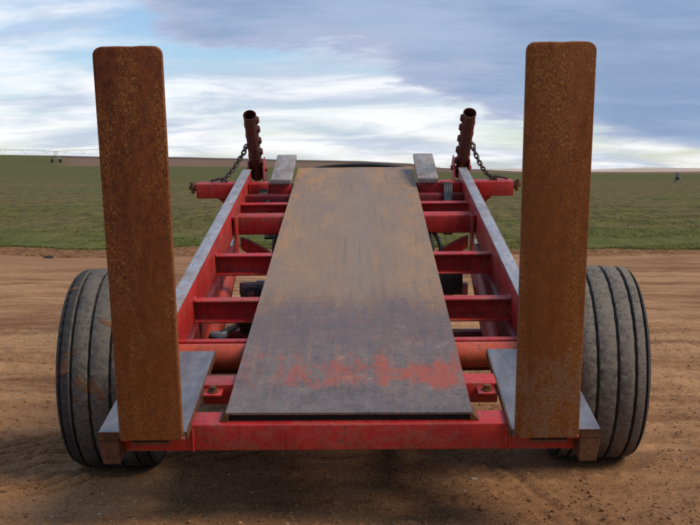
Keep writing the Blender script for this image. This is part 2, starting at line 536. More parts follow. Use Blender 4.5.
def mat_field():
    m, t, c = material('sown_field')
    x, y, z = t.xyz(c)
    big = t.noise(t.map(c, (0.02, 0.075, 1)), 1.0, 6, 0.6, 0.5)
    mid = t.noise(t.map(c, (0.16, 0.5, 1), (4, 4, 0)), 1.0, 6, 0.6)
    fine = t.noise(t.map(c, (3.2, 0.55, 1)), 1.0, 7, 0.72, 0.3)
    gr = t.noise(c, 9.0, 5, 0.7)
    grn = t.mix(t.step(fine, 0.3, 0.7), (0.042, 0.044, 0.006), (0.130, 0.120, 0.022))
    soil = t.mix(t.step(fine, 0.3, 0.7), (0.070, 0.050, 0.015), (0.170, 0.120, 0.040))
    f = t.step(t.math('ADD', t.math('MULTIPLY', mid, 0.5), t.math('MULTIPLY', big, 0.5)), 0.43, 0.57, 0.05, 1.0)
    col = t.mix(f, grn, soil)
    lush = t.math('MULTIPLY', t.step(t.math('ADD', y, t.math('MULTIPLY', t.math('SUBTRACT', mid, 0.5), 16.0)), 31.0, 21.0), t.step(y, 20.2, 21.6, 0, 0.42))
    col = t.mix(lush, col, t.mix(fine, (0.040, 0.070, 0.008), (0.112, 0.150, 0.024)))
    strip = t.math('MULTIPLY', t.step(y, 90.0, 150.0), 0.65)
    col = t.mix(strip, col, t.mix(mid, (0.044, 0.054, 0.008), (0.105, 0.104, 0.020)))
    col = t.mix(t.step(t.math('ADD', y, t.math('MULTIPLY', gr, 0.8)), 21.35, 20.6), col, t.mix(t.step(gr, 0.36, 0.64), (0.11, 0.048, 0.020), (0.25, 0.125, 0.055)))
    # ploughed ground on the far rise
    pl = t.math('MULTIPLY', t.step(t.math('ADD', y, t.math('MULTIPLY', mid, 14.0)), 236.0, 252.0),
                t.step(t.math('ADD', x, t.math('MULTIPLY', y, 0.272)), -3.0, 6.0))
    col = t.mix(pl, col, t.mix(t.step(y, 360.0, 420.0), (0.165, 0.100, 0.062), (0.095, 0.062, 0.040)))
    t.surface(col, 0.92, 0.0, t.bump(fine, 0.6, 0.08), 0.15)
    return m


M_RED = mat_red()
M_RED2 = mat_red('orange_red_paint', (0.40, 0.040, 0.016), 0.22)
M_TUBE = mat_red('sun_faded_orange_paint', (0.44, 0.058, 0.018), 0.30)
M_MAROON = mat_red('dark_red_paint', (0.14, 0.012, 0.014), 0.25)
M_RUST = mat_rust()
M_RUSTD = mat_rust_dark()
M_DECK = mat_deck()
M_STRIP = mat_steel('scuffed_bare_steel', (0.30, 0.30, 0.33), (0.50, 0.49, 0.52), 0.5, 0.45, 0.62)
M_PLATE = mat_steel('grey_mill_steel', (0.15, 0.145, 0.160), (0.25, 0.24, 0.26), 0.45, 0.42, 0.30)
M_PAD = mat_steel('weathered_steel_pad', (0.22, 0.19, 0.18), (0.40, 0.36, 0.34), 0.3, 0.55, 0.5)
M_PIPE = mat_plain('rusty_brown_pipe', (0.085, 0.020, 0.017), 0.5, 0.1)
M_CHAIN = mat_plain('old_chain_steel', (0.085, 0.065, 0.055), 0.5, 0.5)
M_BLACK = mat_plain('black_rubber', (0.014, 0.014, 0.016), 0.55)
M_HOLE = mat_plain('black_shade_and_parts', (0.010, 0.008, 0.008), 0.9)  # near-black: painted shade under the deck, also the dark lip and clod
M_ZINC = mat_plain('zinc_fitting', (0.42, 0.43, 0.42), 0.35, 0.8)
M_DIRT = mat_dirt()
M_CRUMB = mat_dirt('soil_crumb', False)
M_FIELD = mat_field()


# ------------------------------------------------------------------ ground
def spaced(lo, hi, d0, g, dmax):
    out = [lo]; d = d0
    while out[-1] < hi:
        out.append(out[-1] + d); d = min(d * g, dmax)
    return out


def line_ridges(X, Y, a, b, half, pitch, amp, seed):
    ax, ay = a; bx, by = b
    L = math.hypot(bx - ax, by - ay)
    ux, uy = (bx - ax) / L, (by - ay) / L
    s = (X - ax) * ux + (Y - ay) * uy
    d = (X - ax) * -uy + (Y - ay) * ux + 0.02 * vnoise(X * 1.3, Y * 1.3, seed)
    win = sstep(np.abs(d), half, half * 0.75) * sstep(s, -0.25, 0.1) * sstep(s, L + 0.3, L - 0.1)
    win = win * (0.55 + 0.9 * np.clip(vnoise(X * 2.2, Y * 5, seed + 3) + 0.5, 0, 1))
    return win * amp * (1.3 * np.abs(np.sin(math.pi * d / pitch)) ** 0.6 - 1.1)


def ground_z(X, Y):
    z = 0.045 * fbm(X * 0.35, Y * 0.5, 3, 1) + 0.020 * fbm(X * 1.7, Y * 2.4, 3, 2)
    near = sstep(Y, 14, 8)
    z = z + near * (0.013 * fbm(X * 6.5, Y * 7.5, 4, 3, 0.6))
    cl = np.clip(fbm(X * 17, Y * 17, 3, 4, 0.6) - 0.10, 0, 1)
    z = z + near * 0.030 * cl
    # long wheel scuffs running across the yard behind the wheels
    z = z + sstep(Y, 7.0, 9.0) * (0.030 * fbm(X * 0.35 + Y * 0.05, Y * 2.6, 4, 5) - 0.05 * np.clip(fbm(X * 0.16 + 4, Y * 1.3 + 0.12 * X, 3, 6) - 0.12, 0, 1) + 0.02 * fbm(X * 3.1, Y * 3.4, 3, 7))
    # tread prints on the left and a diagonal pair in front
    z = z + line_ridges(X, Y, (-2.95, 5.30), (-1.45, 6.48), 0.34, 0.12, 0.085, 11)
    z = z + line_ridges(X, Y, (-2.35, 4.80), (-0.40, 6.42), 0.18, 0.11, 0.075, 12)
    z = z + line_ridges(X, Y, (-2.60, 5.05), (-1.00, 6.30), 0.09, 0.09, 0.055, 13)
    z = z + line_ridges(X, Y, (-4.2, 6.65), (-1.55, 7.75), 0.20, 0.20, 0.030, 15)
    z = z + line_ridges(X, Y, (-6.0, 8.6), (-1.2, 8.9), 0.35, 0.28, 0.030, 16)
    z = z + line_ridges(X, Y, (1.6, 10.6), (6.0, 12.2), 0.18, 0.30, 0.040, 17)
    z = z + line_ridges(X, Y, (1.4, 8.2), (4.5, 8.0), 0.22, 0.22, 0.022, 18)
    z = z + line_ridges(X, Y, (0.75, 6.0), (1.05, 4.6), 0.12, 0.12, 0.014, 14)
    # settle flat at the two tyre contacts
    for cx, cy in WHEELS:
        k = np.exp(-(((X - cx) / 0.38) ** 2 + ((Y - cy) / 0.34) ** 2) ** 2)
        rim = np.exp(-((np.hypot((X - cx) / 1.0, (Y - cy) / 0.95) - 0.42) / 0.10) ** 2)
        z = z * (1 - k) + 0.004 * k + 0.03 * rim * (0.6 + vnoise(X * 5, Y * 5, 91))
    return z


OX, OY, OZ = -0.048, 4.80, 0.5257           # tail end of the bed, deck surface
TILT = R(10.3)
ROLL = R(0.55)
WHEELS = ((-1.283, 5.90), (1.262, 6.10))

xs = spaced(0, 3.4, 0.016, 1.0, 1) + spaced(3.42, 400, 0.03, 1.09, 60)
xs = np.array(sorted([-v for v in xs[1:]] + xs))
ys = np.array(sorted([4.5 - v for v in spaced(0.05, 300, 0.05, 1.3, 60)] + spaced(4.5, 7.6, 0.012, 1.0, 1) + spaced(7.62, 420, 0.02, 1.035, 50)))
X, Y = np.meshgrid(xs, ys)
Z = ground_z(X, Y)
Z = Z * sstep(np.abs(X), 60, 20) * sstep(Y, 60, 24)
Z = np.where(Y > 21.0, Z - 0.6 * sstep(Y, 21.0, 24), Z)


def grid_mesh(X, Y, Z):
    ny, nx = X.shape
    me = bpy.data.meshes.new('mesh')
    co = np.stack([X, Y, Z], -1).reshape(-1, 3).astype(np.float32)
    i = (np.arange(ny - 1)[:, None] * nx + np.arange(nx - 1)[None]).ravel()
    quads = np.stack([i, i + 1, i + nx + 1, i + nx], -1).astype(np.int32)
    me.vertices.add(len(co)); me.vertices.foreach_set('co', co.ravel())
    me.loops.add(quads.size); me.loops.foreach_set('vertex_index', quads.ravel())
    me.polygons.add(len(quads))
    me.polygons.foreach_set('loop_start', np.arange(0, quads.size, 4, dtype=np.int32))
    me.polygons.foreach_set('use_smooth', np.ones(len(quads), dtype=bool))
    me.update(); me.validate()
    return me


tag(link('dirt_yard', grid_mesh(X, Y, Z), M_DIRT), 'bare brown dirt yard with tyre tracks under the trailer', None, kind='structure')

# ------------------------------------------------------------------ field and hills
RPX = np.array([-300, 0, 100, 180, 240, 300, 360, 410, 440, 525, 600, 1000])
RY = np.array([152, 155, 156.6, 157, 158.5, 160.4, 161.8, 164, 168, 171.3, 172, 172])


def field_z(X, Y):
    az = 360 + 1110 * X / np.maximum(Y, 1)
    zr = 1.6 + 450 * (166 - np.interp(az, RPX, RY)) / 1110
    s = np.clip((Y - 110) / 340, 0, 1.0) ** 1.35
    z = zr * s
    z = z + 0.10 * fbm(X * 0.09, Y * 0.12, 3, 21) * sstep(Y, 24, 40) + 0.5 * fbm(X * 0.012, Y * 0.015, 2, 22) * sstep(Y, 60, 200)
    z = z + 0.07 * fbm(X * 1.3, Y * 1.8, 3, 23) * sstep(Y, 60, 30)
    # low bank of turned soil along the edge of the yard
    z = z + 0.035 * np.exp(-((Y - 20.25 - 0.35 * vnoise(X * 0.35, Y * 0, 31)) / 0.30) ** 2)
    z = z + 0.05 * sstep(Y, 19.8, 20.5)
    z = np.where(Y > 455, z - (Y - 455) * 0.03, z)
    return z


fy = np.array(spaced(19.55, 900, 0.10, 1.028, 14))
fx = spaced(0, 11, 0.16, 1.0, 1) + spaced(11.3, 520, 0.25, 1.06, 9)
fx = np.array(sorted([-v for v in fx[1:]] + fx))
FX, FY = np.meshgrid(fx, fy)
FY2 = FY + (0.7 * vnoise(FX * 0.45, FX * 0, 41) + 0.35 * vnoise(FX * 2.1, FX * 0, 42)) * sstep(FY, 23, 19.5)
FZ = field_z(FX, FY2)
FZ = np.where(FY <= 19.56, -0.08, FZ)
tag(link('field', grid_mesh(FX, FY2, FZ), M_FIELD), 'sparse green sown field rising to a ploughed ridge', None, kind='structure')

m_hill, t, c = material('dry_hill_grass')
hn = t.noise(t.map(c, (0.004, 0.012, 0.05)), 1.0, 6, 0.6)
t.surface(t.mix(t.step(hn, 0.35, 0.65), (0.34, 0.26, 0.21), (0.60, 0.50, 0.42)), 0.95, 0, None, 0.1)
hx = np.linspace(-2600, 2600, 240)
hy = np.linspace(1500, 3600, 40)
HX, HY = np.meshgrid(hx, hy)
haz = 360 + 1110 * HX / HY
top = np.interp(haz, [-600, 300, 430, 520, 570, 620, 645, 700, 1200], [172, 172, 169.5, 168.6, 170.2, 168.2, 167.4, 168.3, 167])
HZ = -24 + (24 + 1.6 + 2600 * (166 - top) / 1110) * np.exp(-((HY - 2600) / 620) ** 2) + 2.0 * fbm(HX * 0.004, HY * 0.004, 4, 51)
tag(link('hills', grid_mesh(HX, HY, HZ), m_hill), 'pale dry hills on the far horizon', None, kind='structure')

# grass in the near strip of the field
def blades(n, y0, y1, ypow, hmin, hmax, wid):
    Yb = y0 + (y1 - y0) * rng.random(n) ** ypow
    Xb = (rng.random(n) * 2 - 1) * (Yb * 0.36 + 1.5)
    keep = 2.2 * fbm(Xb * 0.35, Yb * 0.6, 3, 61) + 0.30 * rng.random(n) - 0.6 * sstep(Yb, 23, 38) > 0.02
    Xb = Xb[keep]; Yb = Yb[keep]; n = len(Xb)
    Zb = field_z(Xb, Yb)
    a = rng.random(n) * math.pi
    h = hmin + (hmax - hmin) * rng.random(n)
    wv = wid * (0.6 + 0.8 * rng.random(n)) * (Yb / 22)
    lx = (rng.random(n) - 0.5) * h; ly = (rng.random(n) - 0.5) * h
    V = np.empty((n, 3, 3))
    V[:, 0] = np.stack([Xb - wv * np.cos(a), Yb - wv * np.sin(a), Zb - 0.01], -1)
    V[:, 1] = np.stack([Xb + wv * np.cos(a), Yb + wv * np.sin(a), Zb - 0.01], -1)
    V[:, 2] = np.stack([Xb + lx, Yb + ly, Zb + h], -1)
    me = bpy.data.meshes.new('mesh')
    me.from_pydata(V.reshape(-1, 3).tolist(), [], np.arange(3 * n).reshape(-1, 3).tolist())
    me.update()
    return me


m_grass, t, c = material('grass_blades')
gx = t.noise(c, 0.8, 4, 0.6)
gf = t.noise(c, 9.0, 3, 0.6)
gb = t.surface(t.mix(t.step(gx, 0.35, 0.65), t.mix(gf, (0.045, 0.075, 0.010), (0.10, 0.135, 0.022)), t.mix(gf, (0.10, 0.10, 0.025), (0.22, 0.18, 0.05))), 0.8, 0, None, 0.2)
tr = t.n('ShaderNodeBsdfTranslucent'); mx = t.n('ShaderNodeMixShader'); mx.inputs[0].default_value = 0.5
t.t.links.new(gb.inputs['Base Color'].links[0].from_socket, tr.inputs[0])
t.t.links.new(gb.outputs[0], mx.inputs[1]); t.t.links.new(tr.outputs[0], mx.inputs[2])
t.t.links.new(mx.outputs[0], [n for n in t.t.nodes if n.type == 'OUTPUT_MATERIAL'][0].inputs[0])
tag(link('grass', blades(60000, 20.5, 42, 2.2, 0.02, 0.05, 0.008), m_grass), 'short green grass along the near edge of the field', 'grass', kind='stuff')

# loose clods and pebbles on the yard
def scatter_lumps(n, seed, size, yr, xr):
    r = np.random.default_rng(seed)
    b = bmesh.new(); bmesh.ops.create_icosphere(b, subdivisions=1, radius=1.0)
    bv = np.array([v.co[:] for v in b.verts]); bf = np.array([[v.index for v in f.verts] for f in b.faces]); b.free()
    Yp = yr[0] + (yr[1] - yr[0]) * r.random(n) ** 1.6
    Xp = (r.random(n) * 2 - 1) * xr
    for cx, cy in WHEELS:
        ok = np.hypot(Xp - cx, Yp - cy) > 0.40
        Xp = Xp[ok]; Yp = Yp[ok]
    n = len(Xp)
    s = size[0] + (size[1] - size[0]) * r.random(n) ** 4
    sc = s[:, None] * (0.6 + 0.7 * r.random((n, 3))); sc[:, 2] *= 0.7
    jit = 1 + 0.35 * (r.random((n, len(bv), 1)) - 0.5)
    V = bv[None] * jit * sc[:, None]
    th = r.random(n) * 6.28
    cx, sx_ = np.cos(th)[:, None], np.sin(th)[:, None]
    V = np.stack([V[..., 0] * cx - V[..., 1] * sx_, V[..., 0] * sx_ + V[..., 1] * cx, V[..., 2]], -1)
    Zp = ground_z(Xp, Yp)
    V = V + np.stack([Xp, Yp, Zp + sc[:, 2] * 0.25], -1)[:, None]
    F = (bf[None] + (np.arange(n) * len(bv))[:, None, None]).reshape(-1, 3)
    me = bpy.data.meshes.new('mesh')
    me.from_pydata(V.reshape(-1, 3).tolist(), [], F.tolist())
    me.update()
    return me


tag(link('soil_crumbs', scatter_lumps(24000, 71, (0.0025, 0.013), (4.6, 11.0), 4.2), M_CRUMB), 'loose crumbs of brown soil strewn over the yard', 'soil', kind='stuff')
M_STONE = mat_plain('pale_grit', (0.36, 0.28, 0.21), 0.85, 0, 0.4, 4)
tag(link('grit', scatter_lumps(1100, 72, (0.003, 0.011), (4.6, 10.5), 4.0), M_STONE), 'pale grit scattered on the brown dirt', 'grit', kind='stuff')

# ------------------------------------------------------------------ the trailer
trailer = empty('bale_trailer', (OX, 6.0, 0))
tag(trailer, 'red tilt bed bale trailer with two tall rusty upright tines, seen from its tail', 'trailer')
BED = Matrix.Translation((0, OY - 6.0, OZ)) @ Matrix.Rotation(TILT, 4, 'X') @ Matrix.Rotation(-ROLL, 4, 'Y')
WLD = Matrix.Translation((-OX, -6.0, 0))


def part(name, bm, mat, label=None, parent=None, smooth=35, space='bed'):
    me = mesh_of(bm, smooth)
    o = link(name, me, mat, parent or trailer, (BED if space == 'bed' else WLD) if parent is None else None)
    if label: o['label'] = label
    return o


def B():
    return bmesh.new()


# deck: two sheets laid end to end
def deck_sheet(v0, v1, name, lab):
    b = B()
    nu, nv = 14, max(4, int((v1 - v0) * 6))
    t0 = 0.010
    top = {}
    for i in range(nu + 1):
        for j in range(nv + 1):
            u = -0.542 + 1.084 * i / nu; v = v0 + (v1 - v0) * j / nv
            wv = 0.009 * float(vnoise(np.array(u * 2.2 + 9), np.array(v * 0.9), 81))
            if j in (0, nv): v += 0.003 * float(vnoise(np.array(u * 9.0), np.array(v), 82))
            top[i, j] = (b.verts.new((u, v, wv)), b.verts.new((u, v, wv - t0)))
    for i in range(nu):
        for j in range(nv):
            b.faces.new([top[p][0] for p in ((i, j), (i + 1, j), (i + 1, j + 1), (i, j + 1))])
            b.faces.new([top[p][1] for p in ((i, j), (i, j + 1), (i + 1, j + 1), (i + 1, j))])
    ringp = [(i, 0) for i in range(nu)] + [(nu, j) for j in range(nv)] + [(i, nv) for i in range(nu, 0, -1)] + [(0, j) for j in range(nv, 0, -1)]
    for p, q in zip(ringp, ringp[1:] + ringp[:1]):
        b.faces.new((top[p][0], top[p][1], top[q][1], top[q][0]))
    return part(name, b, M_DECK, lab)


deck_a = deck_sheet(-0.004, 1.594, 'deck_plate', 'bluish worn steel sheet with red paint scrapes')
deck_b = deck_sheet(1.5955, 5.93, 'deck_plate', 'long rust stained steel sheet')
# deck bearers under the sheets (coloured black for the shade in the tail gap)
for s in (-1, 0, 1):
    b = B(); bm_box(b, s * 0.44 - 0.035, s * 0.44 + 0.035, 0.035, 5.85, -0.0290, -0.0125, 0.002, 1)
    part('deck_bearer', b, M_HOLE)
# bowed dark lip at the head of the deck
b = B()
pts = [(-0.40 + 0.88 * k / 24, -0.012 + 0.036 * math.sin(math.pi * k / 24) ** 0.8) for k in range(25)]
pts += [(p[0], p[1] - 0.022 - 0.014 * math.sin(math.pi * (24 - k) / 24)) for k, p in enumerate(pts[::-1])]
bm_prism(b, pts, 'y', 5.955, 6.03, 0.0)
part('head_lip', b, M_HOLE, 'thin bowed dark lip at the far end of the deck')

# tail beam
b = B(); bm_box(b, -1.0, 1.0, -0.035, 0.115, -0.169, -0.044, 0.008, 3); part('tail_beam', b, M_RED, 'red box beam across the tail with dirt on top')
b = B()
bm_box(b, -0.53, 0.53, 0.012, 0.022, -0.0435, -0.0115, 0.001)
for k in range(3): bm_box(b, -0.19 + 0.19 * k - 0.006, -0.19 + 0.19 * k + 0.006, 0.006, 0.0118, -0.0435, -0.012, 0.0)
part('deck_skirt', b, M_HOLE)  # skirt coloured near-black to paint in the shadow under the deck tail
for s in (-1, 1):
    b = B(); bm_prism(b, [(s * 0.531, -0.0115), (s * 0.545, -0.0115), (s * 0.572, -0.043), (s * 0.531, -0.043)], 'y', -0.006, 0.09, 0.001)
    part('corner_tab', b, M_RUSTD)

# second beam behind, with bolted brackets
b = B(); bm_box(b, -0.70, 0.70, 0.39, 0.52, -0.125, -0.024, 0.006); part('cross_beam', b, M_RED)
for s in (-1, 1):
    b = B(); bm_box(b, min(s * 0.60, s * 0.69), max(s * 0.60, s * 0.69), 0.305, 0.389, -0.052, -0.042, 0.002)
    br = part('bolt_bracket', b, M_RED)
    b = B()
    bm_cyl(b, (s * 0.645, 0.348, -0.0425), (s * 0.645, 0.348, -0.036), 0.026, n=16)
    bm_cyl(b, (s * 0.645, 0.348, -0.036), (s * 0.645, 0.348, -0.016), 0.018, n=6)
    part('bolt', b, M_RUSTD, None, br)

# torque tube
b = B(); bm_cyl(b, (-0.93, 0.95, -0.085), (0.93, 0.95, -0.085), 0.066, n=40); part('torque_tube', b, M_TUBE, 'orange red round tube across the bed')
b = B(); bm_box(b, -0.93, 0.93, 1.005, 1.05, -0.035, -0.022, 0.002); part('tube_strap', b, M_RED)

# fork bases and tines
for s in (-1, 1):
    def S(pts): return [(s * p[0], p[1]) for p in pts]
    b = B()
    pts = S([(0.695, -0.150), (1.072, -0.150), (1.072, 0.34), (0.925, 0.44), (0.925, 0.86), (0.700, 0.86)])
    bm_prism(b, pts, 'z', -0.058, -0.022, 0.003)
    bp = part('base_plate', b, M_PLATE, 'flat grey steel plate behind the tine')
    # raw rusty edges of the plate
    for (p, q) in ((pts[5], pts[0]), (pts[0], pts[1])):
        pass
    b = B()
    pts2 = S([(0.690, -0.152), (0.6945, -0.152), (0.6995, 0.862), (0.695, 0.862)])
    bm_prism(b, pts2, 'z', -0.059, -0.0235, 0.0)
    part('plate_edge', b, M_RUSTD, None, bp)
    b = B()
    ptsb = [(0.985, -0.060), (1.073, -0.060), (1.060, -0.172), (0.985, -0.172)]
    bm_prism(b, S(ptsb), 'y', -0.154, 0.26, 0.004)
    bm_prism(b, S([(0.985, -0.0595), (1.074, -0.0595), (1.074, -0.0235), (0.985, -0.0235)]), 'y', -0.156, -0.1505, 0.0)
    part('end_block', b, M_RUSTD, 'rusty block at the outer end of the tail')
    # tine: thick plate with rounded top corners and softly bent foot
    b = B()
    uc, hw, z1, z0 = s * 0.838, 0.134, 1.60, -0.045
    out = []
    def arc(cx, cz, r, a0, a1, n=7):
        return [(cx + r * math.cos(R(a0 + (a1 - a0) * k / n)), cz + r * math.sin(R(a0 + (a1 - a0) * k / n))) for k in range(n + 1)]
    out += arc(uc + hw - 0.034, z1 - 0.034, 0.034, 0, 90)
    out += [(uc + 0.05, z1 + 0.0015), (uc + 0.01, z1 - 0.001), (uc - 0.04, z1 + 0.001)]
    out += arc(uc - hw + 0.034, z1 - 0.034, 0.034, 90, 180)
    out += arc(uc - hw + 0.026, z0 + 0.026, 0.026, 180, 270, 5)
    out += arc(uc + hw - 0.026, z0 + 0.026, 0.026, 270, 360, 5)
    bm_prism(b, out, 'y', -0.196, -0.157, 0.005, 2)
    part('fork_tine', b, M_RUST, 'tall rusty upright plate tine with rounded top corners')
    b = B(); bm_box(b, s * 0.85 - 0.08, s * 0.85 + 0.08, -0.180, -0.040, -0.070, -0.0585, 0.002); part('weld_pad', b, M_RUSTD)
    # side rail and its bare wear strip
    b = B()
    bm_box(b, min(s * 0.935, s * 1.005), max(s * 0.935, s * 1.005), 0.46, 5.33, -0.150, 0.089, 0.006)
    rail = part('side_rail', b, M_RED, 'long red side rail with bare steel top')
    b = B(); bm_box(b, min(s * 0.930, s * 1.010), max(s * 0.930, s * 1.010), 0.455, 5.335, 0.0895, 0.101, 0.003)
    part('wear_strip', b, M_STRIP, 'scuffed grey bare steel top', rail)


# channel cross members, open toward the tail
def channel(v, wt, h, u=0.933, depth=0.075, th=0.011, mat=M_RED):
    b = B()
    pts = [(v, wt), (v + depth, wt), (v + depth, wt - h), (v, wt - h), (v, wt - h + th), (v + depth - th, wt - h + th * 1.6), (v + depth - th, wt - th * 1.6), (v, wt - th)]
    bm_prism(b, pts, 'x', -u, u, 0.002)
    return part('cross_member', b, mat)


channel(1.70, -0.013, 0.140)
channel(2.73, -0.013, 0.142)
b = B(); bm_box(b, -0.933, 0.933, 3.93, 4.06, -0.165, -0.013, 0.016, 3); part('cross_member', b, M_RED)
channel(4.38, -0.016, 0.12)
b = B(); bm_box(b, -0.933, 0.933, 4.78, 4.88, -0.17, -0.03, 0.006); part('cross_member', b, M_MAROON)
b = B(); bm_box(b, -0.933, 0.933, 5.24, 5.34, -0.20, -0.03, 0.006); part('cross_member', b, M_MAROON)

for s in (-1, 1):
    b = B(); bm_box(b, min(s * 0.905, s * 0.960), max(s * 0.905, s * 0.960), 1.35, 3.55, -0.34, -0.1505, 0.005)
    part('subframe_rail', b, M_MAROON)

def weld(pts, r=0.0065, seed=0):
    rr = random.Random(seed)
    b = B()
    P_ = []
    for p, q in zip(pts, pts[1:]):
        p = Vector(p); q = Vector(q); n = max(2, int((q - p).length / 0.008))
        P_ += [p.lerp(q, k / n) + Vector((rr.uniform(-1, 1), rr.uniform(-1, 1), rr.uniform(-1, 1))) * 0.0018 for k in range(n)]
    P_.append(Vector(pts[-1]))
    bm_tube(b, P_, r, 6)
    return part('weld_bead', b, M_RED, None, None, 80)


for s in (-1, 1):
    for v, wt, h, d in ((1.70, -0.013, 0.140, 0.075), (2.73, -0.013, 0.142, 0.075), (3.93, -0.015, 0.150, 0.0)):
        u = s * 0.932
        weld([(u, v + d, wt + 0.001), (u, v, wt + 0.001)] if d else [(u, v, wt), (u, v, wt - h)], 0.007, int(v * 100) + s)
        if d: weld([(u, v + d - 0.013, wt - 0.02), (u, v + d - 0.013, wt - h + 0.02)], 0.007, int(v * 90) + s)
    weld([(s * 0.688, -0.036, -0.060), (s * 0.688, -0.036, -0.165)], 0.008, 5 + s)
    weld([(s * 0.975, -0.158, -0.052), (s * 0.70, -0.158, -0.052)], 0.009, 8 + s)

# gussets and hanger plates against the rails, arched braces below
for s in (-1, 1):
    b = B()
    bm_prism(b, [(3.72, 0.03), (3.93, -0.012), (3.93, -0.17), (3.86, -0.36), (3.70, -0.36), (3.78, -0.15)], 'x', min(s * 0.905, s * 0.925), max(s * 0.905, s * 0.925), 0.003)
    part('hanger_plate', b, M_RED)
    b = B()
    n = 10
    arch = [(s * (0.90 - 0.50 * k / n), 3.99, -0.20 - 0.34 * (k / n) ** 1.3) for k in range(n + 1)]
    pts = []
    for p in arch: pts.append((p[0], p[2]))
    pts += [(p[0], p[2] - 0.085 - 0.10 * (1 - abs(2 * k / n - 1))) for k, p in reversed(list(enumerate(arch)))]
    bm_prism(b, pts, 'y', 3.97, 4.03, 0.003)
    part('arch_brace', b, M_RED)

